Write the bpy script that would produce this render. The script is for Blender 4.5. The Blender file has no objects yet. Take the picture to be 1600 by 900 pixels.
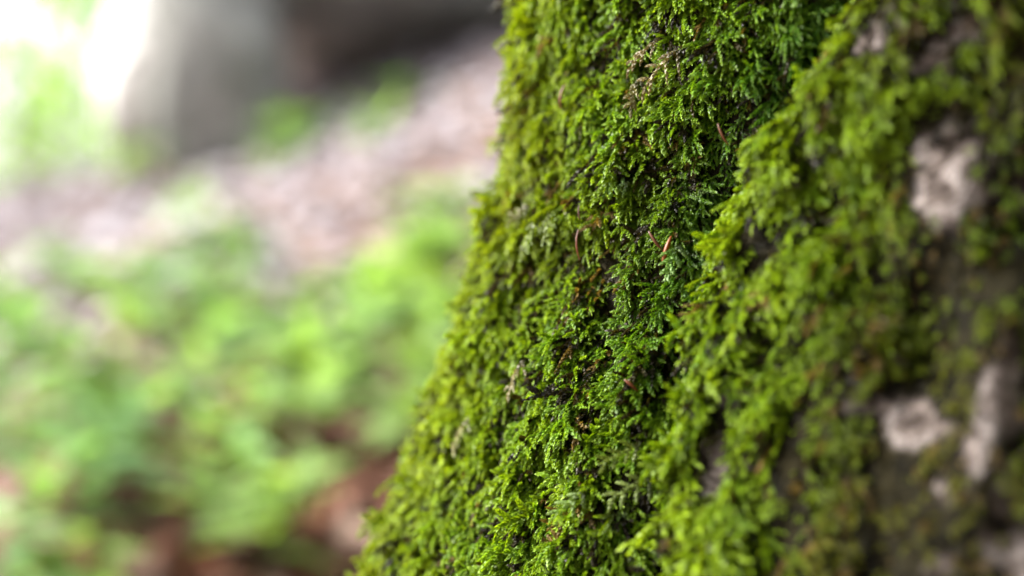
import bpy, bmesh, math, random
import numpy as np
from mathutils import Vector, Matrix

random.seed(7)
RNG = np.random.default_rng(11)
S = bpy.context.scene
COL = S.collection
R_ = math.radians

# ------------------------------------------------------------------ camera
PITCH = -3.0
K = 0.64 / 1600.0                      # slope per photograph pixel
cam_d = bpy.data.cameras.new('camera')
cam_d.sensor_width = 36.0
cam_d.lens = 36.0 / 0.64
cam_d.clip_start = 0.01
cam_d.clip_end = 2000.0
cam_d.dof.use_dof = True
cam_d.dof.focus_distance = 0.464
cam_d.dof.aperture_fstop = 3.9
cam_d.dof.aperture_blades = 0
cam = bpy.data.objects.new('camera', cam_d)
COL.objects.link(cam)
cam.location = (0, 0, 0)
cam.rotation_euler = (R_(90 + PITCH), 0, 0)
S.camera = cam

# ------------------------------------------------------------------ light
SUN_AZ = R_(-72)       # from +Y, negative = towards -X (the left)
SUN_EL = R_(40)
world = bpy.data.worlds.new('World')
S.world = world
world.use_nodes = True
wn = world.node_tree
for n in list(wn.nodes): wn.nodes.remove(n)
sky = wn.nodes.new('ShaderNodeTexSky')
sky.sky_type = 'NISHITA'
sky.sun_disc = False
sky.sun_elevation = SUN_EL
sky.sun_rotation = SUN_AZ
sky.air_density = 1.0
sky.dust_density = 4.0
sky.ozone_density = 1.0
hs = wn.nodes.new('ShaderNodeHueSaturation')
hs.inputs['Saturation'].default_value = 0.25
bgn = wn.nodes.new('ShaderNodeBackground')
bgn.inputs['Strength'].default_value = 0.050
wo = wn.nodes.new('ShaderNodeOutputWorld')
wn.links.new(sky.outputs[0], hs.inputs['Color'])
wn.links.new(hs.outputs[0], bgn.inputs['Color'])
wn.links.new(bgn.outputs[0], wo.inputs['Surface'])

sun_d = bpy.data.lights.new('sun', 'SUN')
sun_d.energy = 1.5
sun_d.angle = R_(10)
sun_d.color = (1.0, 0.965, 0.90)
sun = bpy.data.objects.new('sun', sun_d)
COL.objects.link(sun)
to_sun = Vector((math.sin(SUN_AZ) * math.cos(SUN_EL), math.cos(SUN_AZ) * math.cos(SUN_EL), math.sin(SUN_EL)))
sun.rotation_euler = to_sun.to_track_quat('Z', 'Y').to_euler()
sun.location = to_sun * 20

S.view_settings.view_transform = 'Standard'
S.view_settings.look = 'None'
S.view_settings.gamma = 1.0
S.view_settings.use_curve_mapping = False
S.view_settings.exposure = 3.5
S.render.engine = 'CYCLES'
S.cycles.use_denoising = True
S.cycles.max_bounces = 8
S.cycles.diffuse_bounces = 3
S.cycles.transparent_max_bounces = 8

# ------------------------------------------------------------------ helpers
def hash3(ix, iy, iz, seed=0):
    n = (ix.astype(np.int64) * 374761393 + iy.astype(np.int64) * 668265263 + iz.astype(np.int64) * 2147483647 + seed * 1274126177) & 0xffffffff
    n = ((n ^ (n >> 13)) * 1274126177) & 0xffffffff
    n = ((n ^ (n >> 16)) * 2246822519) & 0xffffffff
    return ((n ^ (n >> 15)) & 0xffffff) / float(0xffffff)

def noise3(p, scale, seed=0):
    """smooth value noise, -1..1"""
    q = np.asarray(p, float) / scale
    i = np.floor(q)
    f = q - i
    f = f * f * (3 - 2 * f)
    out = 0
    for dx in (0, 1):
        wx = f[..., 0] if dx else 1 - f[..., 0]
        for dy in (0, 1):
            wy = f[..., 1] if dy else 1 - f[..., 1]
            for dz in (0, 1):
                wz = f[..., 2] if dz else 1 - f[..., 2]
                out = out + wx * wy * wz * hash3(i[..., 0] + dx, i[..., 1] + dy, i[..., 2] + dz, seed)
    return out * 2 - 1

def sstep(a, b, x):
    t = np.clip((x - a) / (b - a), 0, 1)
    return t * t * (3 - 2 * t)

def ray(px, py):
    """unit direction through a pixel of the photograph"""
    a = Vector(((px - 800) * K, 1.0, (450 - py) * K))
    a.rotate(Matrix.Rotation(R_(PITCH), 3, 'X'))
    return np.array(a)            # y-ish component about 1: scale by depth

def at(px, py, depth):
    return ray(px, py) * depth

def norm(v):
    return v / np.maximum(np.linalg.norm(v, axis=-1, keepdims=True), 1e-12)

def np_mesh(name, V, faces, colors=None, smooth=False, colname='tint'):
    """faces: (n,k) int array with k = 3 or 4"""
    me = bpy.data.meshes.new(name)
    V = np.ascontiguousarray(V, np.float32)
    faces = np.ascontiguousarray(faces, np.int32)
    n, k = faces.shape
    me.vertices.add(len(V))
    me.vertices.foreach_set('co', V.ravel())
    me.loops.add(n * k)
    me.loops.foreach_set('vertex_index', faces.ravel())
    me.polygons.add(n)
    me.polygons.foreach_set('loop_start', np.arange(0, n * k, k, dtype=np.int32))
    if smooth:
        me.polygons.foreach_set('use_smooth', np.ones(n, bool))
    me.update(calc_edges=True)
    if colors is not None:
        c = np.ones((len(V), 4), np.float32)
        c[:, :3] = colors
        at_ = me.attributes.new(colname, 'FLOAT_COLOR', 'POINT')
        at_.data.foreach_set('color', c.ravel())
    return me

def link(name, me, mat=None, parent=None):
    o = bpy.data.objects.new(name, me)
    COL.objects.link(o)
    if mat is not None and me is not None:
        if not me.materials: me.materials.append(mat)
    if parent is not None: o.parent = parent
    return o

def tag(o, label=None, cat=None, group=None, kind=None):
    if label: o['label'] = label
    if cat: o['category'] = cat
    if group: o['group'] = group
    if kind: o['kind'] = kind
    return o

def empty(name, loc=(0, 0, 0), rz=0):
    o = bpy.data.objects.new(name, None)
    COL.objects.link(o)
    o.location = loc
    o.rotation_euler = (0, 0, rz)
    o.empty_display_size = 0.05
    return o

# ------------------------------------------------------------------ materials
def new_mat(name):
    m = bpy.data.materials.new(name)
    m.use_nodes = True
    nt = m.node_tree
    for n in list(nt.nodes): nt.nodes.remove(n)
    out = nt.nodes.new('ShaderNodeOutputMaterial')
    return m, nt, out

def leaf_mat(name, rough=0.42, trans=0.35, tcol=(1.25, 1.15, 0.45), spec=0.5, noise_scale=600.0):
    m, nt, out = new_mat(name)
    N, L = nt.nodes, nt.links
    a = N.new('ShaderNodeAttribute'); a.attribute_name = 'tint'
    tc = N.new('ShaderNodeTexCoord')
    no = N.new('ShaderNodeTexNoise'); no.inputs['Scale'].default_value = noise_scale
    L.new(tc.outputs['Object'], no.inputs['Vector'])
    mr = N.new('ShaderNodeMapRange'); mr.inputs['To Min'].default_value = 0.7; mr.inputs['To Max'].default_value = 1.3
    L.new(no.outputs['Fac'], mr.inputs['Value'])
    mu = N.new('ShaderNodeVectorMath'); mu.operation = 'SCALE'
    L.new(a.outputs['Color'], mu.inputs[0]); L.new(mr.outputs[0], mu.inputs['Scale'])
    p = N.new('ShaderNodeBsdfPrincipled')
    p.inputs['Roughness'].default_value = rough
    p.inputs['Specular IOR Level'].default_value = spec
    L.new(mu.outputs[0], p.inputs['Base Color'])
    t = N.new('ShaderNodeBsdfTranslucent')
    tm = N.new('ShaderNodeVectorMath'); tm.operation = 'MULTIPLY'
    tm.inputs[1].default_value = tcol
    L.new(mu.outputs[0], tm.inputs[0]); L.new(tm.outputs[0], t.inputs['Color'])
    mx = N.new('ShaderNodeMixShader'); mx.inputs[0].default_value = trans
    L.new(p.outputs[0], mx.inputs[1]); L.new(t.outputs[0], mx.inputs[2])
    L.new(mx.outputs[0], out.inputs['Surface'])
    return m

def rock_mat(name, c1, c2, c3, scale, bump, rough=0.85, attr=None, substrate=(0.02, 0.016, 0.01)):
    m, nt, out = new_mat(name)
    N, L = nt.nodes, nt.links
    tc = N.new('ShaderNodeTexCoord')
    n1 = N.new('ShaderNodeTexNoise'); n1.inputs['Scale'].default_value = scale; n1.inputs['Detail'].default_value = 8
    n2 = N.new('ShaderNodeTexNoise'); n2.inputs['Scale'].default_value = scale * 4.3; n2.inputs['Detail'].default_value = 6
    L.new(tc.outputs['Object'], n1.inputs['Vector']); L.new(tc.outputs['Object'], n2.inputs['Vector'])
    cr = N.new('ShaderNodeValToRGB')
    cr.color_ramp.elements[0].position = 0.32; cr.color_ramp.elements[0].color = (*c1, 1)
    cr.color_ramp.elements[1].position = 0.68; cr.color_ramp.elements[1].color = (*c3, 1)
    e = cr.color_ramp.elements.new(0.5); e.color = (*c2, 1)
    L.new(n1.outputs['Fac'], cr.inputs[0])
    mr = N.new('ShaderNodeMapRange'); mr.inputs['From Min'].default_value = 0.3; mr.inputs['From Max'].default_value = 0.7
    mr.inputs['To Min'].default_value = 0.6; mr.inputs['To Max'].default_value = 1.2
    L.new(n2.outputs['Fac'], mr.inputs['Value'])
    mu = N.new('ShaderNodeVectorMath'); mu.operation = 'SCALE'
    L.new(cr.outputs[0], mu.inputs[0]); L.new(mr.outputs[0], mu.inputs['Scale'])
    p = N.new('ShaderNodeBsdfPrincipled'); p.inputs['Roughness'].default_value = rough
    p.inputs['Specular IOR Level'].default_value = 0.08
    if attr:
        a = N.new('ShaderNodeAttribute'); a.attribute_name = attr
        mx = N.new('ShaderNodeMix'); mx.data_type = 'RGBA'
        L.new(a.outputs['Fac'], mx.inputs[0])
        L.new(mu.outputs[0], mx.inputs[6])
        m3 = N.new('ShaderNodeMapRange'); m3.inputs['From Min'].default_value = 0.35; m3.inputs['From Max'].default_value = 0.7
        m3.inputs['To Min'].default_value = 0.35; m3.inputs['To Max'].default_value = 2.0
        L.new(n1.outputs['Fac'], m3.inputs['Value'])
        m4 = N.new('ShaderNodeVectorMath'); m4.operation = 'SCALE'; m4.inputs[0].default_value = substrate
        L.new(m3.outputs[0], m4.inputs['Scale']); L.new(m4.outputs[0], mx.inputs[7])
        L.new(mx.outputs[2], p.inputs['Base Color'])
    else:
        L.new(mu.outputs[0], p.inputs['Base Color'])
    b = N.new('ShaderNodeBump'); b.inputs['Strength'].default_value = 0.8; b.inputs['Distance'].default_value = bump
    L.new(n2.outputs['Fac'], b.inputs['Height']); L.new(b.outputs[0], p.inputs['Normal'])
    L.new(p.outputs[0], out.inputs['Surface'])
    return m

M_MOSS = leaf_mat('moss', rough=0.48, trans=0.34, spec=0.20, noise_scale=700)
M_DRY = leaf_mat('dry_moss', rough=0.55, trans=0.25, tcol=(1.1, 1.0, 0.7), spec=0.4, noise_scale=500)
M_HERB = leaf_mat('herb_leaf', rough=0.6, spec=0.2, trans=0.45, tcol=(1.2, 1.15, 0.5), noise_scale=30)
M_LITTER = leaf_mat('dead_leaf', rough=0.75, spec=0.15, trans=0.12, tcol=(1.1, 1.0, 0.8), noise_scale=40)
M_CROWN = leaf_mat('tree_leaf', rough=0.4, trans=0.5, tcol=(1.25, 1.2, 0.5), noise_scale=6)
M_HUSK = leaf_mat('husk', rough=0.45, trans=0.2, tcol=(1.2, 0.7, 0.3), spec=0.3, noise_scale=900)
M_BARK = rock_mat('mossy_bark', (0.020, 0.014, 0.010), (0.12, 0.096, 0.086), (0.36, 0.315, 0.30), 150.0, 0.004, attr='cover', substrate=(0.0075, 0.0060, 0.0016))
M_BARK2 = rock_mat('far_bark', (0.07, 0.06, 0.05), (0.13, 0.11, 0.09), (0.22, 0.2, 0.17), 6.0, 0.02)
M_ROCK = rock_mat('grey_rock', (0.07, 0.072, 0.055), (0.30, 0.298, 0.285), (0.52, 0.518, 0.505), 2.2, 0.03)
M_SOIL = rock_mat('forest_soil', (0.10, 0.06, 0.045), (0.19, 0.125, 0.10), (0.30, 0.235, 0.215), 1.6, 0.02)

# ------------------------------------------------------------------ ground
_pts = np.array([(-0.22, 1.6, -0.36), (-0.9, 4.5, 0.10), (-0.04, 5.0, 0.50), (-1.28, 4.0, -0.12)])
_A = np.c_[np.ones(4), _pts[:, 0], _pts[:, 1], _pts[:, 0] * _pts[:, 1]]
_gc = np.linalg.solve(_A, _pts[:, 2])

def ground_z(x, y):
    x = np.asarray(x, float); y = np.asarray(y, float)
    xc = 2.6 * np.tanh(x / 2.6); yc = np.where(y > 4.6, 4.6 + 1.2 * np.tanh((y - 4.6) / 1.2), np.maximum(y, -1.5))
    z = _gc[0] + _gc[1] * xc + _gc[2] * yc + _gc[3] * xc * np.maximum(yc, 0)
    far = np.maximum(y - 5.0, 0)
    left = 1 / (1 + np.exp(np.clip((x + 0.6 + 0.05 * far) / 0.35, -30, 30)))
    z = z - left * 14 * (1 - np.exp(-far * 0.16 / 14)) + (1 - left) * 4 * (1 - np.exp(-far * 0.22 / 4))
    p = np.stack([x, y, np.zeros_like(x)], -1)
    return z + 0.025 * noise3(p, 0.45, 3) + 0.010 * noise3(p, 0.15, 4)

def axis(lo, hi, mid0, mid1, fine, growth):
    a = list(np.arange(mid0, mid1 + 1e-6, fine))
    d, v = fine, mid1
    while v < hi:
        d *= growth; v += d; a.append(v)
    d, v = fine, mid0
    pre = []
    while v > lo:
        d *= growth; v -= d; pre.append(v)
    return np.array(pre[::-1] + a)

gx = axis(-300, 300, -2.6, 2.6, 0.05, 1.13)
gy = axis(-200, 600, -0.6, 7.0, 0.05, 1.12)
GX, GY = np.meshgrid(gx, gy)
GV = np.stack([GX, GY, ground_z(GX, GY)], -1).reshape(-1, 3)
nx, ny = len(gx), len(gy)
ii = (np.arange(ny - 1)[:, None] * nx + np.arange(nx - 1)[None]).ravel()
GF = np.stack([ii, ii + 1, ii + 1 + nx, ii + nx], -1)
tag(link('ground', np_mesh('ground', GV, GF, smooth=True), M_SOIL), 'sloping forest floor of dry soil', 'ground', kind='structure')

# ------------------------------------------------------------------ mossy tree: trunk surface
C0 = np.array([0.19, 0.56])
_sec = np.array([(-.012, .560), (.010, .513), (.0376, .468), (.078, .422), (.12, .378), (.20, .340), (.30, .37), (.37, .46), (.385, .58),
                 (.33, .71), (.22, .765), (.11, .735), (.035, .665), (-.002, .61)])
_th = np.unwrap(np.arctan2(_sec[:, 1] - C0[1], _sec[:, 0] - C0[0]))
_rr = np.hypot(_sec[:, 0] - C0[0], _sec[:, 1] - C0[1])
_o = np.argsort(_th % (2 * math.pi))
_tp, _rp = (_th % (2 * math.pi))[_o], _rr[_o]
# periodic smooth resample
_tg = np.linspace(0, 2 * math.pi, 721)[:-1]
_rg = np.interp(_tg, np.r_[_tp[-1] - 2 * math.pi, _tp, _tp[0] + 2 * math.pi], np.r_[_rp[-1], _rp, _rp[0]])
_k = np.exp(-0.5 * (np.arange(-24, 25) / 8.0) ** 2); _k /= _k.sum()
_rg = np.convolve(np.r_[_rg[-24:], _rg, _rg[:24]], _k, 'valid')

EDGE = [(790, 0), (773, 100), (752, 280), (714, 400), (667, 550), (621, 700), (543, 900)]
_ez, _ef = [], []
for px, py in EDGE:
    p = at(px, py, 0.56)
    _ez.append(p[2]); _ef.append(-(p[0] + 0.012) - 0.0100)
_ez = np.array(_ez[::-1]); _ef = np.array(_ef[::-1])
_zk = np.r_[-0.6, -0.35, _ez, 0.25, 1.0, 3.5]
_fk = np.r_[_ef[0] + 0.13, _ef[0] + 0.065, _ef, _ef[-1] - 0.012, -0.045, -0.075]
_zz = np.linspace(-0.6, 3.5, 2051)
_ff = np.interp(_zz, _zk, _fk)
_k2 = np.exp(-0.5 * (np.arange(-20, 21) / 7.0) ** 2); _k2 /= _k2.sum()
_ff = np.convolve(np.pad(_ff, 20, 'edge'), _k2, 'valid')

def base_r(th, z):
    tn = (th % (2 * math.pi))
    r0 = np.interp(tn, np.r_[_tg, 2 * math.pi], np.r_[_rg, _rg[0]])
    return r0 + np.interp(z, _zz, _ff)

def cast(px, py, rf):
    d = ray(px, py)
    t = 0.3
    for _ in range(1200):
        q = d * t
        th = math.atan2(q[1] - C0[1], q[0] - C0[0])
        if math.hypot(q[0] - C0[0], q[1] - C0[1]) < float(rf(np.array(th), np.array(q[2]))):
            return q, th % (2 * math.pi)
        t += 0.0005
    return None, None

# the crease between the recessed face and the buttress ridge
CREASE = [(1400, -60), (1368, 20), (1300, 140), (1212, 255), (1150, 380), (1120, 500), (1095, 650), (1070, 800), (1050, 960)]
_cz, _ct = [], []
for px, py in CREASE:
    q, th = cast(px, py, base_r)
    if q is not None: _cz.append(q[2]); _ct.append(th)
_o = np.argsort(_cz); _cz = np.array(_cz)[_o]; _ct = np.array(_ct)[_o]

def radius(th, z):
    r = base_r(th, z)
    tn = th % (2 * math.pi)
    tc = np.interp(z, _cz, _ct)
    s = (tn - tc) * r                         # metres to the right of the crease
    fade = sstep(0.30, 0.10, np.abs(s)) * sstep(0.6, 0.2, np.abs(z))
    hz = np.interp(z, [-0.15, -0.03, 0.08], [0.007, 0.017, 0.027])
    r = r + fade * (hz * sstep(-0.002, 0.014, s) - 0.009 * np.exp(-((s + 0.007) / 0.010) ** 2))
    p = np.stack([C0[0] + r * np.cos(th), C0[1] + r * np.sin(th), z + 0 * r], -1)
    pv = p * np.array([1, 1, 0.45])
    amp = 1 + 1.5 * sstep(0.02, 0.07, s)       # the buttress is lumpier
    amp = amp * (1 - 0.85 * sstep(R_(216), R_(200), tn))
    r = r + 0.0042 * amp * noise3(pv, 0.035, 21) + 0.0030 * amp * noise3(pv, 0.014, 22) + 0.012 * noise3(pv, 0.16, 23) * sstep(0.15, 0.4, np.abs(z))
    return r

def surf(th, z):
    r = radius(th, z)
    return np.stack([C0[0] + r * np.cos(th), C0[1] + r * np.sin(th), z], -1)

def surf_n(th, z, e=0.004):
    a = surf(th + e / 0.2, z) - surf(th - e / 0.2, z)
    b = surf(th, z + e) - surf(th, z - e)
    return norm(np.cross(a, b))

# bare bark, seen in the photograph at (px, py, half width, half height)
BARE = [(1490, 245, 56, 40), (1505, 305, 42, 42), (1455, 285, 26, 26), (1545, 300, 26, 22), (1415, 655, 42, 24), (1330, 620, 14, 34), (1460, 672, 28, 26), (1375, 640, 20, 20),
        (1118, 722, 20, 60), (1132, 685, 20, 30), (1110, 765, 16, 30), (1140, 620, 10, 28), (1575, 770, 34, 44), (1592, 860, 22, 60), (1545, 600, 22, 38), (1578, 560, 14, 40), (1530, 700, 22, 50),
        (1390, 25, 17, 36), (1478, 80, 34, 26), (1450, 95, 40, 26), (1545, 50, 26, 30), (1360, 60, 20, 26), (1480, 880, 18, 30), (1540, 850, 18, 40),
        (1470, 765, 14, 24), (1560, 640, 30, 40), (1585, 310, 14, 20)]
BARE3 = []
for px, py, hw, hh in BARE:
    q, th = cast(px, py, radius)
    if q is not None:
        BARE3.append((q, hw * K * q[1] * 1.15, hh * K * q[1]))

def bareness(p):
    """0 covered .. 1 bare bark"""
    m = np.zeros(p.shape[:-1])
    wob = 0.60 * noise3(p, 0.007, 31) + 0.50 * noise3(p, 0.003, 32)
    for q, a, b in BARE3:
        d2 = ((p[..., 0] - q[0]) ** 2 + (p[..., 1] - q[1]) ** 2) / (a * 1.1) ** 2 + ((p[..., 2] - q[2]) / (b * 0.98)) ** 2
        m = np.maximum(m, sstep(1.25, 0.75, np.sqrt(d2) + wob))
    return m

def ridge_s(th, z):
    return (th % (2 * math.pi) - np.interp(z, _cz, _ct)) * base_r(th, z)

# trunk mesh
tA = np.r_[np.linspace(R_(150), R_(285), 300)[:-1], np.linspace(R_(285), R_(510), 140)[:-1]]
zA = np.r_[np.linspace(-0.6, -0.2, 40)[:-1], np.linspace(-0.2, 0.16, 170)[:-1], np.linspace(0.16, 1.0, 60)[:-1], np.linspace(1.0, 3.5, 40)]
TH, ZZ = np.meshgrid(tA, zA)
TV = surf(TH, ZZ)
cov = 1 - bareness(TV)
cov = np.where((ZZ > 0.35), np.clip(cov - sstep(0.35, 1.2, ZZ + 0.15 * noise3(TV, 0.08, 41)), 0, 1), cov)
_w = TH % (2 * math.pi) + 0.25 * noise3(TV, 0.05, 42) + 0.15 * noise3(TV, 0.02, 43)
cov = cov * (1 - sstep(R_(262), R_(285), _w) * sstep(R_(505) , R_(470), TH) )
nt_, nz_ = len(tA), len(zA)
i0 = (np.arange(nz_ - 1)[:, None] * nt_ + np.arange(nt_)[None])
i1 = (np.arange(nz_ - 1)[:, None] * nt_ + (np.arange(nt_)[None] + 1) % nt_)
TF = np.stack([i0, i1, i1 + nt_, i0 + nt_], -1).reshape(-1, 4)
me = np_mesh('trunk', TV.reshape(-1, 3), TF, colors=np.repeat(cov.reshape(-1, 1), 3, 1), smooth=True, colname='cover')
tree = empty('mossy_tree', (0, 0, 0))
tag(tree, 'old tree trunk close to the viewer, its flared foot furred with bright green moss', 'tree')
link('trunk', me, M_BARK, tree)

# ------------------------------------------------------------------ moss sprigs
def leaflet_branch(n, length, leaf, rng, taper=True, curve=0.25, width=0.33):
    """a leafy moss branch along +Y, dorsal side +Z. returns verts (m,5,3) grouped leaf by leaf, param t, tri faces per leaf"""
    out, tt = [], []
    for i in range(n):
        t = (i + 0.3 * rng.random()) / n
        rank = i % 4
        ang = [-1.15, 1.15, -0.35, 0.35][rank] + rng.normal(0, 0.22)       # around the stem, 0 = up
        spread = (0.78 - 0.42 * t) + rng.normal(0, 0.12)
        if rank >= 2: spread *= 0.62
        L = leaf * (0.75 + 0.4 * math.sin(math.pi * min(1, t * 0.9 + 0.12))) * (1.0 if t < 0.8 else 0.85)
        y0 = t * length * 0.93
        base = np.array([0, y0, -curve * length * t * t])
        side = np.array([math.sin(ang), 0, math.cos(ang)])
        slope = -2 * curve * t
        fwd = norm(np.array([0, 1.0, slope]))
        d = norm(fwd * math.cos(spread) + side * math.sin(spread))
        nrm = norm(side * math.cos(spread) - fwd * math.sin(spread))        # leaf's outer face
        nrm = norm(nrm + np.array([0, 0, 0.25]))
        wv = norm(np.cross(d, nrm))
        nn = np.cross(wv, d)
        w = L * width * (0.85 + 0.3 * rng.random())
        b = base
        l1 = b + d * L * 0.42 + wv * w - nn * (-0.10 * L)
        r1 = b + d * L * 0.42 - wv * w - nn * (-0.10 * L)
        mid = b + d * L * 0.5 - nn * 0.02 * L
        tip = b + d * L - nn * 0.16 * L
        out.append([b, l1, mid, r1, tip]); tt.append(t)
    return np.array(out), np.array(tt)

LEAF_F = np.array([(0, 2, 4, 1), (0, 3, 4, 2)])

def frame(d, up):
    y = norm(d); x = norm(np.cross(y, up)); z = np.cross(x, y)
    return np.stack([x, y, z], -1)                  # columns

def sprig(rng, nb=6, length=0.011, blen=0.0062, leaf=0.0015, n=18):
    """main shoot with alternate side branches in a flat spray, along +Y"""
    Ls, T = [], []
    v, t = leaflet_branch(int(n * 1.5), length, leaf, rng, curve=0.30)
    Ls.append(v); T.append(t)
    for k in range(nb):
        s = (k + 0.5) / nb * 0.85
        side = 1 if k % 2 else -1
        ang = side * (0.95 - 0.35 * s + rng.normal(0, 0.12))
        bl = blen * (1 - 0.45 * s) * (0.8 + 0.4 * rng.random())
        v, t = leaflet_branch(max(8, int(n * bl / blen)), bl, leaf * 0.9, rng, curve=0.22)
        d = np.array([math.sin(ang), math.cos(ang), -0.1 + rng.normal(0, 0.18)])
        M = frame(d, np.array([0, 0, 1.0]))
        o = np.array([0, s * length, -0.30 * length * s * s])
        v = v @ M.T + o
        Ls.append(v); T.append(t)
    V = np.concatenate(Ls); T = np.concatenate(T)
    return V, T

prng = np.random.default_rng(5)
PROTO = [sprig(prng, nb=int(prng.integers(3, 6)), length=0.0100 + 0.005 * prng.random(), blen=0.0066 + 0.0026 * prng.random(),
               leaf=0.0018 + 0.0004 * prng.random(), n=int(prng.integers(21, 26))) for _ in range(14)]
PROTO += [sprig(prng, nb=int(prng.integers(1, 3)), length=0.014 + 0.005 * prng.random(), blen=0.004 + 0.002 * prng.random(),
                leaf=0.00135 + 0.0003 * prng.random(), n=int(prng.integers(24, 30))) for _ in range(4)]
PROTO += [sprig(prng, nb=int(prng.integers(6, 9)), length=0.008 + 0.003 * prng.random(), blen=0.0045 + 0.001 * prng.random(),
                leaf=0.0014 + 0.0003 * prng.random(), n=int(prng.integers(16, 20))) for _ in range(4)]

def place(protos, idx, P, Rm, sc, tint, tipc, rng, jitter=0.26):
    """copies of prototypes at P (n,3) with rotation Rm (n,3,3) and scale"""
    VV, CC = [], []
    for k in range(len(protos)):
        sel = np.nonzero(idx == k)[0]
        if len(sel) == 0: continue
        V, T = protos[k]
        m = V.shape[0]
        W = np.einsum('nij,mvj->nmvi', Rm[sel], V) * sc[sel][:, None, None, None] + P[sel][:, None, None, :]
        c = tint[sel][:, None, :] * (1 + jitter * rng.normal(size=(len(sel), m, 1)))
        w = (T ** 2)[None, :, None]
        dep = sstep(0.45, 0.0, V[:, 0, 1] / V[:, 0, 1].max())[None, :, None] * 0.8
        c = c * (1 - dep) + OLD * dep  # old brown bases, with the gaps' shade put into the colour
        c = c * (1 - 0.55 * w) + tipc[sel][:, None, :] * 0.55 * w
        c = np.repeat(c[:, :, None, :], 5, 2)
        VV.append(W.reshape(-1, 3).astype(np.float32)); CC.append(np.clip(c, 0.003, 0.9).reshape(-1, 3).astype(np.float32))
    V = np.concatenate(VV); C = np.concatenate(CC)
    nl = len(V) // 5
    F = (np.arange(nl)[:, None, None] * 5 + LEAF_F[None]).reshape(-1, 4)
    return V, F, C

GREEN = np.array([0.066, 0.138, 0.004])
RECESS_SHADE = np.array([0.027, 0.085, 0.005])  # moss green with the recess's shade painted in
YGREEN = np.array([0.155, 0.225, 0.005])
OLIVE = np.array([0.090, 0.086, 0.007])
BROWN = np.array([0.080, 0.054, 0.013])
OLD = np.array([0.014, 0.0125, 0.003])
TIP = np.array([0.310, 0.470, 0.018])

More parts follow.
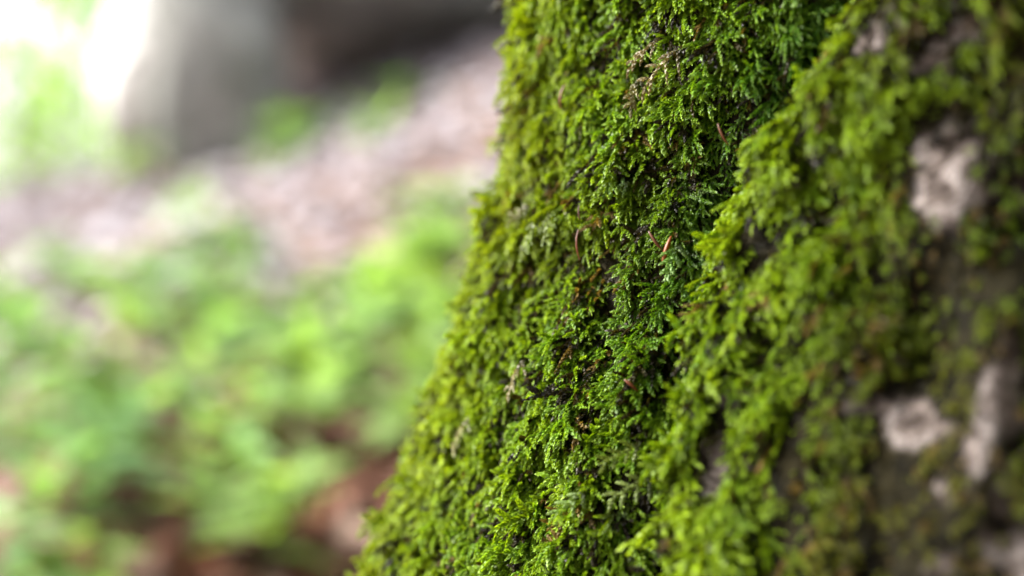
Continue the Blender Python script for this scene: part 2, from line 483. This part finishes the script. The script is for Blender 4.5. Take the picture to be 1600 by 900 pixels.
def moss_layer(n, tr, zr, rng, scale=(0.46, 0.90), off=(-0.002, 0.003), thin=None, low=False, felt=False):
    th = rng.uniform(*tr, n); z = rng.uniform(*zr, n)
    P = surf(th, z); Nn = surf_n(th, z)
    s = ridge_s(th, z)
    bare = np.maximum(bareness(P), np.maximum(bareness(P - np.array([0, 0, 0.0045])), bareness(P - np.array([0, 0, 0.009]))))
    # patchier to the right of the buttress edge
    right = sstep(0.030, 0.066, s)
    clump = noise3(P * np.array([1, 1, 0.7]), 0.011, 51) + 0.5 * noise3(P, 0.005, 52)
    patch = noise3(P * np.array([1, 1, 0.6]), 0.022, 53)
    prob = (1 - bare) * (sstep(0.03, 0.06, s) if low else 1) * (1 - (0.3 if low else 1) * right * sstep(0.20, -0.5, patch) * 0.9)
    if thin is not None: prob = prob * thin(th, z, P)
    prob = (1 - bareness(P)) * 0.95 if felt else prob * np.clip(0.92 + 0.70 * clump, 0.28, 1)
    keep = rng.random(n) < prob
    th, z, P, Nn, s, right, clump, patch = (a[keep] for a in (th, z, P, Nn, s, right, clump, patch))
    m = len(th)
    down = np.zeros((m, 3)); down[:, 2] = -1
    down = norm(down - Nn * (down * Nn).sum(-1, keepdims=True))
    tang = np.cross(Nn, down)
    swirl = noise3(P, 0.03, 61)
    a = rng.normal(0.12, 0.46, m) + 0.5 * swirl
    outw = np.clip(rng.normal(0.62, 0.36, m), 0.05, 2.0)
    stray = rng.random(m) < 0.01
    outw = np.where(stray, 2.0, outw)
    d = norm(down * np.cos(a)[:, None] + tang * np.sin(a)[:, None] + Nn * outw[:, None])
    up = norm(Nn + 0.35 * rng.normal(size=(m, 3)) - down * 0.15)
    Rm = frame(d, up)
    sc = rng.uniform(*scale, m) * (1 + 0.25 * clump) * np.where(stray, 1.25, 1.0) * (1 - 0.54 * right) * (1 - 0.25 * sstep(-0.055, -0.012, s) * sstep(0.004, -0.004, s) * sstep(-0.05, 0.02, z))
    sc = sc * (1 - 0.16 * sstep(-0.002, 0.010, s))
    P = P + Nn * (rng.uniform(*off, m) + 0.0042 * clump * (1 - 0.5 * right) * (1 - 0.5 * sstep(R_(200), R_(185), th)))[:, None]
    # plants' green, olive and brown, with rim glow, ridge light and recess shade painted in
    f = noise3(P, 0.020, 71); g = noise3(P, 0.045, 72); h = rng.random(m)
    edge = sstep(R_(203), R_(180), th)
    ridge = sstep(-0.002, 0.010, s) * (1 - right)
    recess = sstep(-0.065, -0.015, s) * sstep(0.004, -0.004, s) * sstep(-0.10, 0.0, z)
    wy = np.clip(0.12 + 0.35 * f + 1.1 * edge + 0.50 * ridge + 0.20 * rng.normal(size=m), 0, 1)[:, None]  # rim and ridge turned yellower, their light painted into the tint
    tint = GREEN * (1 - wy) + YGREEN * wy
    tint = tint * (1 - 0.9 * recess[:, None]) + RECESS_SHADE * 0.9 * recess[:, None]
    wo = np.clip(1.15 * right * (0.55 + 0.6 * g) + 0.25 * sstep(0.25, 0.6, g), 0, 1)[:, None]
    tint = tint * (1 - wo) + OLIVE * wo
    dead = (h < 0.025 + 0.05 * (g > 0.25) + 0.22 * right - 0.02 * edge)[:, None]
    tint = np.where(dead, BROWN * rng.uniform(0.8, 1.9, (m, 1)), tint)
    tipc = np.where(dead, tint * 1.1, TIP * (1 - 0.6 * wo) + tint * 0.6 * wo)
    tipc = tipc * (1 - 0.40 * recess[:, None] * np.array([1.2, 1.0, 0.8]))  # recess tips dimmed too, shade put into the colour
    tipc = tipc + (ridge * 0.6)[:, None] * np.array([0.05, 0.035, 0.0])  # ridge tips lightened, painting in the light from the left
    tipc = tipc + (edge * (h > 0.3))[:, None] * np.array([0.15, 0.09, 0.0])  # rim tips brightened, painting in the backlit glow
    tint = tint * rng.uniform(0.75, 1.3, (m, 1))
    if felt:                       # old brown growth under the green shoots, gap shade added to its colour
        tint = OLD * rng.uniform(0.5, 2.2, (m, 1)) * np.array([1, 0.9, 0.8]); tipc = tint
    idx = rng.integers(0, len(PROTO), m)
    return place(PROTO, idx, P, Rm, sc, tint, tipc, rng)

def stack(parts):
    V, F, C, o = [], [], [], 0
    for v, f, c in parts:
        V.append(v); F.append(f + o); C.append(c); o += len(v)
    return np.concatenate(V), np.concatenate(F), np.concatenate(C)

mr_ = np.random.default_rng(77)
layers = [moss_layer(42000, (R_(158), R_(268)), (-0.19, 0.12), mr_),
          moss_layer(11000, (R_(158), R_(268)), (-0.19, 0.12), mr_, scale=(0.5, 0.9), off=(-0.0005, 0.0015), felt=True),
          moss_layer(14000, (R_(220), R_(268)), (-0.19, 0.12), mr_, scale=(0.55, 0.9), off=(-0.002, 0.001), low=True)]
# the rest of the foot and the lower stem, seen only from other places: fewer, larger sprigs
def outside(th, z, P):
    tn = th % (2 * math.pi)
    ins = (tn > R_(158)) & (tn < R_(268)) & (z > -0.19) & (z < 0.12)
    tuft = sstep(-0.1, 0.35, noise3(P, 0.06, 82) + 0.4 * noise3(P, 0.02, 83))      # cushions with bare bark between
    bark = sstep(R_(262), R_(285), tn)
    return np.where(ins, 0.0, sstep(1.0, 0.25, z + 0.2 * noise3(P, 0.1, 81))) * (1 - bark + bark * tuft)
layers.append(moss_layer(6500, (R_(140), R_(300)), (-0.5, 0.7), mr_, scale=(1.1, 1.8), thin=outside))
layers.append(moss_layer(4000, (R_(300), R_(500)), (-0.55, 0.7), mr_, scale=(1.3, 2.1), thin=outside))
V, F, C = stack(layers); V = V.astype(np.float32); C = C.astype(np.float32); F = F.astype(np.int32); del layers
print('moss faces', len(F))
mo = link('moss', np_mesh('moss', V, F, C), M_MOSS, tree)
tag(mo, kind='stuff'); del V, F, C

# ------------------------------------------------------------------ sprigs that catch the eye: dry and pale fronds
def frond(px, py, ang, length, col, tip, name='dry_frond', label=None, nb=7, lift=0.0105, mat=None, seed=0, out=0.35):
    """ang: pointing direction in the picture plane, degrees clockwise from straight down"""
    rng = np.random.default_rng(900 + seed)
    q, th = cast(px, py, lambda t, z: radius(t, z) + lift)
    n = surf_n(np.array([th]), np.array([q[2]]))[0]
    q = q - n * lift
    dn = np.array([0, 0, -1.0]); dn = norm(dn - n * dn.dot(n)); tg = np.cross(n, dn)
    a = R_(ang)
    d = norm(dn * math.cos(a) - tg * math.sin(a) + n * out)
    length *= 1.15
    v, t = sprig(rng, nb=nb, length=length, blen=length * 0.42, leaf=0.0014, n=20)
    M = frame(d, norm(n + 0.2 * rng.normal(size=3)))
    vv, ff, cc = place([(v, t)], np.array([0]), (q + n * lift)[None], M[None], np.array([1.0]), np.array([col]), np.array([tip]), rng, 0.12)
    o = link(name, np_mesh(name, vv, ff, cc), mat or M_DRY, tree)
    if label: o['label'] = label
    return o

TAN = (0.13, 0.10, 0.03); TANT = (0.21, 0.17, 0.07)
PALE = (0.12, 0.16, 0.03); PALET = (0.19, 0.28, 0.045)
frond(1066, 70, 50, 0.018, TAN, TANT, seed=1, label='dry tan frond arching near the top of the moss')
frond(1032, 60, 60, 0.014, TAN, TANT, seed=2, label='curled brown frond left of the tan one')
frond(1000, 120, 10, 0.010, (0.13, 0.12, 0.03), TAN, seed=3)
frond(845, 340, 20, 0.013, PALE, PALET, name='pale_frond', seed=4, label='pale stalked frond spreading over the darker moss', lift=0.012)
frond(860, 330, -20, 0.011, PALE, PALET, name='pale_frond', seed=5, lift=0.012)
frond(830, 320, 60, 0.010, (0.15, 0.15, 0.05), PALET, name='pale_frond', seed=6, lift=0.0115)
frond(820, 560, 15, 0.012, (0.17, 0.15, 0.06), TANT, seed=7)
frond(1000, 690, 50, 0.012, PALE, PALET, name='pale_frond', seed=8, lift=0.0115)
frond(1060, 380, 20, 0.010, (0.11, 0.22, 0.03), (0.24, 0.37, 0.08), name='pale_frond', seed=9, lift=0.0115)
frond(985, 285, 70, 0.011, (0.11, 0.22, 0.03), PALET, name='pale_frond', seed=10, lift=0.011)
frond(1020, 745, 60, 0.013, PALE, PALET, name='pale_frond', seed=11, lift=0.0115)
frond(735, 650, 20, 0.012, (0.18, 0.17, 0.05), PALET, name='pale_frond', seed=12, lift=0.009)
frond(915, 765, 40, 0.012, (0.12, 0.2, 0.03), PALET, name='pale_frond', seed=13, lift=0.0115)

# ------------------------------------------------------------------ brown husks caught in the moss (things of their own)
def husk(px, py, tilt, L, W, col, label, lift=0.0115):
    q, th = cast(px, py, lambda t, z: radius(t, z) + lift)
    n = surf_n(np.array([th]), np.array([q[2]]))[0]
    V, F, Cc = [], [], []
    nu, nv = 12, 6
    for i in range(nu):
        t = i / (nu - 1)
        w = W * 0.5 * math.sin(math.pi * (0.06 + 0.90 * t)) ** 0.7
        for j in range(nv):
            a = (j / (nv - 1) - 0.5) * 2.3
            V.append((w * math.sin(a), (t - 0.5) * L, w * (math.cos(a) - 0.4) + 0.10 * L * (1 - (2 * t - 1) ** 2)))
            k = 0.8 + 0.5 * t
            Cc.append((col[0] * k, col[1] * k, col[2] * k))
    for i in range(nu - 1):
        for j in range(nv - 1):
            a = i * nv + j
            F.append((a, a + 1, a + nv + 1, a + nv))
    V = np.array(V); V[:, 0] *= 0.75; Cc = np.array(Cc) * 0.6
    M = frame(norm(np.array([math.sin(R_(tilt)), -0.25, -math.cos(R_(tilt))])), n)
    o = link('bud_husk', np_mesh('bud_husk', V @ M.T, np.array(F), np.array(Cc), smooth=True), M_HUSK)
    o.location = q
    sol = o.modifiers.new('thickness', 'SOLIDIFY'); sol.thickness = 0.00025
    tag(o, label, 'bud husk', 'brown bud husks caught in the moss')
    return o

ORANGE = (0.32, 0.075, 0.006)
husk(1042, 392, -18, 0.0090, 0.0022, ORANGE, 'glossy orange brown husk in the moss at the foot of the bright ridge', lift=0.011)
husk(1024, 376, 35, 0.0068, 0.0015, (0.16,0.05,0.02), 'duller reddish husk lying just left of the glossy orange one', lift=0.010)
husk(905, 382, 2, 0.0095, 0.0013, (0.17,0.04,0.01), 'thin upright rust coloured husk beside the pale stalked frond', lift=0.010)
husk(880, 150, -12, 0.0085, 0.0016, (0.2,0.05,0.01), 'slim orange husk high up near the trunk\'s outer edge', lift=0.010)
husk(986, 602, 50, 0.0050, 0.0016, (0.19,0.05,0.012), 'short brown husk half buried low in the moss', lift=0.012)
husk(1130, 210, 25, 0.0070, 0.0014, (0.15,0.045,0.01), 'narrow brown husk in the dark cleft beside the ridge', lift=0.012)
husk(907, 335, 6, 0.0060, 0.0010, (0.11,0.035,0.012), 'thin dark needle-like husk above the upright rust coloured one', lift=0.010)

# ------------------------------------------------------------------ boulder behind
def blob(bm, c, r, rot=0, seed=0):
    m = Matrix.Translation(c) @ Matrix.Rotation(rot, 4, 'Y') @ Matrix.Diagonal((*r, 1))
    bmesh.ops.create_icosphere(bm, subdivisions=4, radius=1, matrix=m)

def rock(name, blobs, voxel, amp, sc, mat, seed, label, cat):
    bm = bmesh.new()
    for c, r, rot in blobs: blob(bm, c, r, rot)
    me0 = bpy.data.meshes.new('tmp'); bm.to_mesh(me0); bm.free()
    o0 = bpy.data.objects.new('tmp', me0); COL.objects.link(o0)
    rm = o0.modifiers.new('r', 'REMESH'); rm.mode = 'VOXEL'; rm.voxel_size = voxel
    dg = bpy.context.evaluated_depsgraph_get()
    me = bpy.data.meshes.new_from_object(o0.evaluated_get(dg))
    bpy.data.objects.remove(o0)
    n = len(me.vertices)
    co = np.empty(n * 3, np.float32); me.vertices.foreach_get('co', co); co = co.reshape(-1, 3).astype(float)
    nr = np.empty(n * 3, np.float32); me.vertices.foreach_get('normal', nr); nr = nr.reshape(-1, 3)
    dsp = amp * noise3(co, sc, seed) + amp * 0.5 * noise3(co, sc * 0.45, seed + 1) + amp * 0.2 * noise3(co, sc * 0.16, seed + 2)
    co = co + nr * dsp[:, None]
    me.vertices.foreach_set('co', co.astype(np.float32).ravel())
    me.polygons.foreach_set('use_smooth', np.ones(len(me.polygons), bool))
    me.materials.clear(); me.update()
    o = link(name, me, mat)
    tag(o, label, cat)
    return o

B = lambda px, py, d: tuple(at(px, py, d))
rock('boulder', [
    (B(338, 112, 4.6), (0.205, 0.25, 0.36), 0.0),
    (B(345, -40, 4.8), (0.235, 0.40, 0.40), 0.05),
    (B(545, -110, 5.3), (0.60, 0.7, 0.40), 0.15),
    (B(640, -78, 6.2), (0.95, 1.5, 0.62), -0.10),
    (B(900, -120, 6.8), (1.0, 1.5, 0.62), -0.25),
    (B(560, 60, 7.6), (1.3, 0.6, 0.8), -0.25),
], 0.035, 0.06, 0.45, M_ROCK, 91, 'big weathered grey boulder, undercut on one side, standing on the leaf littered slope', 'boulder')

# ------------------------------------------------------------------ leaf litter
def leaf_shape(L, W, curl, fold, n=5):
    """ovate leaf along +Y from the origin"""
    V = []
    for i in range(n + 1):
        t = i / n
        w = W * 0.5 * math.sin(math.pi * t ** 0.8) if 0 < i < n else 0.0
        z = -curl * L * t * t
        y = L * t
        if i in (0, n): V.append([(0, y, z)] * 3)
        else: V.append([(-w, y, z + fold * w), (0, y, z), (w, y, z + fold * w)])
    V = np.array(V).reshape(-1, 3)
    F = []
    for i in range(n):
        a = i * 3
        F += [(a, a + 1, a + 4, a + 3), (a + 1, a + 2, a + 5, a + 4)]
    return V, np.array(F)

lr = np.random.default_rng(123)
nl = 12000
ly = 0.75 + 5.3 * lr.random(nl) ** 0.85
lx = lr.uniform(-0.42, 0.34, nl) * ly * 1.15 + lr.normal(0, 0.1, nl)
lz = ground_z(lx, ly) + lr.uniform(0.003, 0.02, nl)
VV, FF, CC, o_ = [], [], [], 0
for k in range(6):
    v, f = leaf_shape(0.062, 0.038, lr.uniform(-0.5, 0.6), lr.uniform(-0.3, 0.7))
    sel = np.arange(k, nl, 6); m = len(sel)
    yaw = lr.uniform(0, 2 * math.pi, m)
    d = norm(np.stack([np.cos(yaw), np.sin(yaw), lr.normal(0, 0.25, m)], -1))
    up = norm(np.stack([lr.normal(0, 0.35, m), lr.normal(0, 0.35, m), np.ones(m)], -1))
    Rm = frame(d, up)
    sc = lr.uniform(0.6, 1.25, m)
    W = np.einsum('nij,vj->nvi', Rm, v) * sc[:, None, None] + np.stack([lx[sel], ly[sel], lz[sel]], -1)[:, None]
    far = sstep(1.9, 3.2, ly[sel] + lr.normal(0, 0.4, m))[:, None]  # uphill leaves paler: bright sky sheen painted into the colour
    pal = np.array([(0.14, 0.048, 0.028), (0.10, 0.036, 0.020), (0.165, 0.068, 0.045), (0.20, 0.105, 0.08)])[lr.integers(0, 4, m)]  # brown leaves, kept dark near the viewer for the plants' shade
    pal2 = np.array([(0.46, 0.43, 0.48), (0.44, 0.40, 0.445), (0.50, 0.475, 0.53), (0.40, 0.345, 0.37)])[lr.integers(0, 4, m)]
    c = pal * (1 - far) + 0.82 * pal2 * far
    VV.append(W.reshape(-1, 3)); CC.append(np.repeat(c, len(v), 0))
    FF.append((np.arange(m)[:, None, None] * len(v) + f[None]).reshape(-1, 4) + o_); o_ += m * len(v)
lit = link('leaf_litter', np_mesh('leaf_litter', np.concatenate(VV), np.concatenate(FF), np.concatenate(CC), smooth=True), M_LITTER)
tag(lit, 'dry brown and pinkish leaves strewn over the slope, painted paler uphill for sky sheen', 'leaf litter', kind='stuff')

# ------------------------------------------------------------------ young plants on the slope
def herb_mesh(h, nleaf, leafL, leafW, col, rng, lean):
    sv, sf = [], []
    N = 8; ring = 5
    pts = []
    for i in range(N + 1):
        t = i / N
        pts.append(np.array([lean[0] * t * t, lean[1] * t * t, h * t]))
    for i, p in enumerate(pts):
        r = 0.0022 * (1 - 0.6 * i / N)
        for j in range(ring):
            a = 2 * math.pi * j / ring
            sv.append(p + np.array([r * math.cos(a), r * math.sin(a), 0]))
    for i in range(N):
        for j in range(ring):
            a = i * ring + j; b = i * ring + (j + 1) % ring
            sf.append((a, b, b + ring, a + ring))
    VV, FF, CC, o = [], [], [], 0
    for k in range(nleaf):
        t = 0.45 + 0.55 * (k + 0.5) / nleaf
        base = np.array([lean[0] * t * t, lean[1] * t * t, h * t])
        yaw = k * 2.4 + rng.normal(0, 0.3)
        el = rng.normal(0.35, 0.3)
        d = norm(np.array([math.cos(yaw), math.sin(yaw), math.tan(np.clip(el, -0.6, 1.0))]))
        L = leafL * rng.uniform(0.7, 1.15) * (0.75 + 0.35 * math.sin(math.pi * t))
        v, f = leaf_shape(L, leafW * L / leafL, rng.uniform(0.1, 0.45), rng.uniform(0.0, 0.35))
        W = v @ frame(d, np.array([0, 0, 1.0]) + 0.2 * rng.normal(size=3)).T + base
        c = np.array(col) * rng.uniform(0.75, 1.3)
        VV.append(W); FF.append(f + o); o += len(v); CC.append(np.repeat(c[None], len(v), 0))
    sm = np_mesh('stem', np.array(sv), np.array(sf), np.repeat(np.array([[0.08, 0.11, 0.03]]), len(sv), 0), smooth=True)
    lm = np_mesh('leaves', np.concatenate(VV), np.concatenate(FF), np.concatenate(CC), smooth=True)
    return sm, lm

def ground_hit(px, py):
    d = ray(px, py); t = 0.8
    while t < 9:
        q = d * t
        if q[2] < ground_z(q[0], q[1]): return q
        t += 0.02
    return None

FRESH = (0.155, 0.275, 0.095); YEL = (0.18, 0.29, 0.075); BLUE = (0.145, 0.275, 0.105); LIME = (0.185, 0.315, 0.10)
HERBS = [  # top of the plant in the photograph (px, py), distance, colour, leaf length, leaf count
    (300, 290, 3.2, LIME, .11, 12), (330, 330, 3.0, FRESH, .10, 10), (230, 400, 2.6, FRESH, .11, 12), (290, 420, 2.7, LIME, .10, 10), (170, 420, 2.9, LIME, .09, 9),
    (465, 190, 4.3, LIME, .13, 12), (440, 260, 4.0, FRESH, .11, 10), (640, 205, 4.4, (0.14, .28, .06), .13, 9), (560, 240, 4.0, LIME, .12, 9), (220, 225, 4.4, LIME, .13, 11),
    (680, 400, 2.6, LIME, .10, 11), (650, 570, 2.0, YEL, .085, 10), (10, 400, 2.7, LIME, .10, 10),
    (60, 470, 2.2, BLUE, .09, 12), (20, 560, 1.9, BLUE, .08, 12), (120, 520, 2.1, FRESH, .09, 11), (150, 620, 1.8, BLUE, .08, 12), (90, 660, 1.6, BLUE, .075, 12), 
    (50, 760, 1.45, BLUE, .07, 11), (230, 600, 1.9, FRESH, .08, 10), (210, 540, 2.1, YEL, .08, 9), (330, 500, 2.3, FRESH, .09, 11), (400, 470, 2.4, FRESH, .09, 10),
    (480, 450, 2.4, FRESH, .10, 12), (560, 430, 2.4, LIME, .10, 12), (650, 390, 2.6, LIME, .11, 13), (610, 420, 2.5, LIME, .10, 12), (690, 360, 2.9, FRESH, .11, 10), (520, 500, 2.2, LIME, .09, 12),
    (430, 540, 2.1, YEL, .085, 10), (360, 590, 1.95, FRESH, .08, 11), (480, 600, 1.9, YEL, .08, 11), (620, 540, 2.0, YEL, .09, 12), (640, 610, 1.85, YEL, .08, 10), 
    (340, 710, 1.6, YEL, .075, 11), (400, 725, 1.55, YEL, .075, 12), (290, 690, 1.65, FRESH, .075, 10), 
    (120, 830, 1.4, YEL, .065, 11), (60, 850, 1.35, LIME, .06, 10), (20, 680, 1.6, FRESH, .075, 10),
    (700, 450, 2.3, YEL, .09, 9), (380, 380, 2.8, (.10, .2, .05), .09, 7), (90, 380, 3.1, (.12, .26, .06), .10, 8), (10, 440, 2.4, LIME, .09, 9), (350, 440, 2.6, LIME, .09, 12), (250, 480, 2.4, LIME, .09, 12), (460, 520, 2.2, LIME, .09, 12), (300, 560, 2.1, LIME, .085, 12), (150, 560, 2.0, FRESH, .085, 12),
    (600, 470, 2.3, LIME, .09, 12), (400, 640, 1.8, LIME, .08, 12), (500, 560, 2.0, LIME, .085, 12), (30, 620, 1.75, FRESH, .08, 12), (660, 480, 2.2, LIME, .09, 12),
]
WORDS = {FRESH: 'fresh green', YEL: 'yellow green', BLUE: 'bluish green', LIME: 'lime green'}
SIDE = ['at the left edge of the photo', 'left of the boulder\'s foot', 'below the boulder\'s foot', 'midway between boulder and mossy trunk', 'close beside the mossy trunk']
hr = np.random.default_rng(321)
used = set()
for i, (px, py, d, col, L, n) in enumerate(HERBS):
    top = at(px, py, d)
    gz = float(ground_z(top[0], top[1]))
    h = max(0.06, min(0.34, top[2] - gz))
    e = empty('young_plant', (top[0], top[1], gz - 0.005), 0)
    lean = (hr.normal(0, 0.04) + 0.02, hr.normal(0, 0.04))
    sm, lm = herb_mesh(h, int(n * 1.5), L, L * 0.38, col, hr, lean)
    link('stem', sm, M_HERB, e); link('leaves', lm, M_HERB, e)
    xi = 0 if px < 110 else 1 if px < 250 else 2 if px < 440 else 3 if px < 590 else 4
    yi = ['near the viewer', 'in the middle rows', 'higher up the slope', 'far up the slope'][0 if py > 700 else 1 if py > 500 else 2 if py > 340 else 3]
    lab = '%s plant %s, %s' % (WORDS.get(col, 'dull green'), SIDE[xi], yi)
    tag(e, lab, 'plant', 'young plants on the slope')

# ------------------------------------------------------------------ bright trees beyond the crest
def far_tree(px, d, h, cr, col, label, seed, nleaf=2600, low=0.25):
    rng = np.random.default_rng(seed)
    p = at(px, 300, d)
    gz = float(ground_z(p[0], p[1]))
    e = empty('leafy_tree', (p[0], p[1], gz - 0.05))
    V, F = [], []
    N, ring = 14, 9
    off = rng.normal(0, 0.12, 2)
    for i in range(N + 1):
        t = i / N
        r = 0.16 * (h / 8) * (1.1 - 0.95 * t) + 0.1 * math.exp(-t * 12)
        for j in range(ring):
            a = 2 * math.pi * j / ring
            V.append((r * math.cos(a) + off[0] * h * t * t, r * math.sin(a) + off[1] * h * t * t, h * 0.9 * t))
    for i in range(N):
        for j in range(ring):
            a = i * ring + j; b = i * ring + (j + 1) % ring
            F.append((a, b, b + ring, a + ring))
    nb = 9
    for k in range(nb):
        z0 = h * (low + 0.1 + 0.55 * k / nb); a = rng.uniform(0, 6.28); L = cr * rng.uniform(0.5, 0.9)
        t = z0 / (h * 0.9)
        b0 = np.array([off[0] * h * t * t, off[1] * h * t * t, z0]); b1 = b0 + np.array([L * math.cos(a), L * math.sin(a), L * 0.5])
        M = frame(b1 - b0, np.array([0, 0, 1.0])); o = len(V)
        for q, r in ((b0, 0.05 * h / 8), (b1, 0.012)):
            for j in range(5):
                an = 2 * math.pi * j / 5
                V.append(tuple(q + M[:, 0] * r * math.cos(an) + M[:, 2] * r * math.sin(an)))
        for j in range(5): F.append((o + j, o + (j + 1) % 5, o + 5 + (j + 1) % 5, o + 5 + j))
    link('trunk', np_mesh('trunk', np.array(V), np.array(F), smooth=True), M_BARK2, e)
    nc = 46
    cc_ = rng.normal(size=(nc, 3)); cc_ = norm(cc_) * (rng.random((nc, 1)) ** 0.4)
    cen = cc_ * np.array([cr, cr, h * (1 - low) * 0.5]) + np.array([off[0] * h * .4, off[1] * h * .4, h * (low + (1 - low) * 0.5)])
    which = rng.integers(0, nc, nleaf)
    P = cen[which] + rng.normal(size=(nleaf, 3)) * cr * 0.17
    dd = norm(rng.normal(size=(nleaf, 3)) + np.array([0, 0, -0.4]))
    Rm = frame(dd, norm(rng.normal(size=(nleaf, 3)) + np.array([0, 0, 1.2])))
    v, f = leaf_shape(0.17, 0.11, 0.3, 0.2, n=3)
    W = np.einsum('nij,vj->nvi', Rm, v) * rng.uniform(0.7, 1.5, nleaf)[:, None, None] + P[:, None]
    tone = rng.uniform(0.8, 1.25, nc)[which]
    C = np.array(col)[None] * tone[:, None]
    link('crown', np_mesh('crown', W.reshape(-1, 3), (np.arange(nleaf)[:, None, None] * len(v) + f[None]).reshape(-1, 4), np.repeat(C, len(v), 0), smooth=True), M_CROWN, e)
    tag(e, label, 'tree', 'sunlit trees beyond the crest')

far_tree(30, 22, 7.0, 2.2, (0.13, 0.26, 0.05), 'pale sunlit tree beyond the crest at the photo\'s left edge', 1, 380)
far_tree(115, 15, 4.2, 1.3, (0.15, 0.28, 0.045), 'small bright sapling tree beyond the crest, midway to the boulder', 2, 220, low=0.1)
far_tree(180, 18, 6.5, 1.5, (0.14, 0.30, 0.05), 'bright green tree just left of the boulder', 3, 1000)
far_tree(-60, 13, 5.0, 1.6, (0.13, 0.27, 0.05), 'leafy sunlit tree cut by the photo\'s left border', 4, 200, low=0.1)

# ------------------------------------------------------------------ crown of the mossy tree, and unseen trees added to block light
def crown_mesh(cen_r, centre, nclump, nleaf, size, col, seed):
    rng = np.random.default_rng(seed)
    c = norm(rng.normal(size=(nclump, 3))) * (rng.random((nclump, 1)) ** 0.4) * np.array(cen_r) + np.array(centre)
    w = rng.integers(0, nclump, nleaf)
    P = c[w] + rng.normal(size=(nleaf, 3)) * 0.16 * np.array(cen_r)
    Rm = frame(norm(rng.normal(size=(nleaf, 3)) + np.array([0, 0, -0.4])), norm(rng.normal(size=(nleaf, 3)) + np.array([0, 0, 1.2])))
    v, f = leaf_shape(size, size * 0.65, 0.3, 0.2, n=3)
    W = np.einsum('nij,vj->nvi', Rm, v) * rng.uniform(0.7, 1.4, nleaf)[:, None, None] + P[:, None]
    C = np.array(col)[None] * rng.uniform(0.75, 1.25, nclump)[w][:, None]
    return np_mesh('crown', W.reshape(-1, 3), (np.arange(nleaf)[:, None, None] * len(v) + f[None]).reshape(-1, 4), np.repeat(C, len(v), 0), smooth=True)

def limb_mesh(paths, ring=9):
    V, F = [], []
    for pts, r0, r1 in paths:
        pts = np.array(pts, float); n = len(pts)
        for i, p in enumerate(pts):
            d = pts[min(i + 1, n - 1)] - pts[max(i - 1, 0)]
            M = frame(d, np.array([0.3, 0.9, 0.1])); r = r0 + (r1 - r0) * i / (n - 1)
            o = len(V)
            for j in range(ring):
                a = 2 * math.pi * j / ring
                V.append(p + M[:, 0] * r * math.cos(a) + M[:, 2] * r * math.sin(a))
            if i < n - 1:
                for j in range(ring):
                    F.append((o + j, o + (j + 1) % ring, o + ring + (j + 1) % ring, o + ring + j))
    return np_mesh('limbs', np.array(V), np.array(F), smooth=True)

link('limbs', limb_mesh([
    ([(.19, .56, 3.3), (.4, .4, 4.0), (1.0, .2, 4.8), (1.7, .0, 5.4)], .11, .02),
    ([(.19, .56, 3.3), (.3, .7, 4.2), (.5, .9, 5.2), (.8, 1.0, 6.2)], .10, .02),
    ([(.2, .56, 2.9), (.7, .2, 3.4), (1.4, -.4, 3.9), (2.1, -1.0, 4.3)], .07, .015)]), M_BARK2, tree)
link('crown', crown_mesh((2.4, 2.8, 1.6), (1.7, 0.1, 5.2), 60, 6000, 0.16, (0.07, 0.16, 0.03), 55), M_CROWN, tree)  # unseen crown, pushed to the right to block sky light there

def shade_neighbour(x, y, h, r, seed, label):  # unseen tree, added to cut sky light on the trunk
    gz = float(ground_z(x, y))
    e = empty('added_shade_tree', (x, y, gz - 0.05))
    link('trunk', limb_mesh([([(0, 0, 0), (.03, .02, h * .3), (.0, .08, h * .6), (.05, .05, h * .95)], .17, .03)], 12), M_BARK2, e)
    link('crown', crown_mesh((r, r, h * 0.46), (0, 0, h * 0.5), 60, 2600, 0.17, (0.06, 0.14, 0.03), seed), M_CROWN, e)
    tag(e, label, 'tree', 'unseen trees added to block light')
shade_neighbour(2.3, -0.6, 5.0, 1.3, 61, 'unseen leafy shade tree added right of the mossy trunk, level with it')
shade_neighbour(1.5, -2.4, 6.0, 1.5, 62, 'leafy tree behind the viewer\'s right shoulder')
shade_neighbour(-0.3, -3.0, 5.5, 1.4, 64, 'unseen leafy shade tree added straight behind the viewer')
shade_neighbour(3.2, 1.2, 5.5, 1.5, 63, 'leafy tree hidden beyond the mossy trunk\'s right flank')

def shade_sapling(x, y, h, r, seed, label):  # unseen tree, added to keep sun off the boulder
    gz = float(ground_z(x, y))
    e = empty('added_shade_tree', (x, y, gz - 0.05))
    link('trunk', limb_mesh([([(0, 0, 0), (.02, .02, h * .3), (.0, .05, h * .6), (.03, .03, h * .95)], .05, .012)], 10), M_BARK2, e)
    link('crown', crown_mesh((r, r, h * 0.26), (0, 0, h * 0.74), 36, 240, 0.12, (0.06, 0.14, 0.03), seed), M_CROWN, e)
    tag(e, label, 'tree', 'unseen trees added to block light')
shade_sapling(-2.7, 5.15, 2.8, 0.65, 65, 'unseen young leafy tree added to shade the boulder from the left')
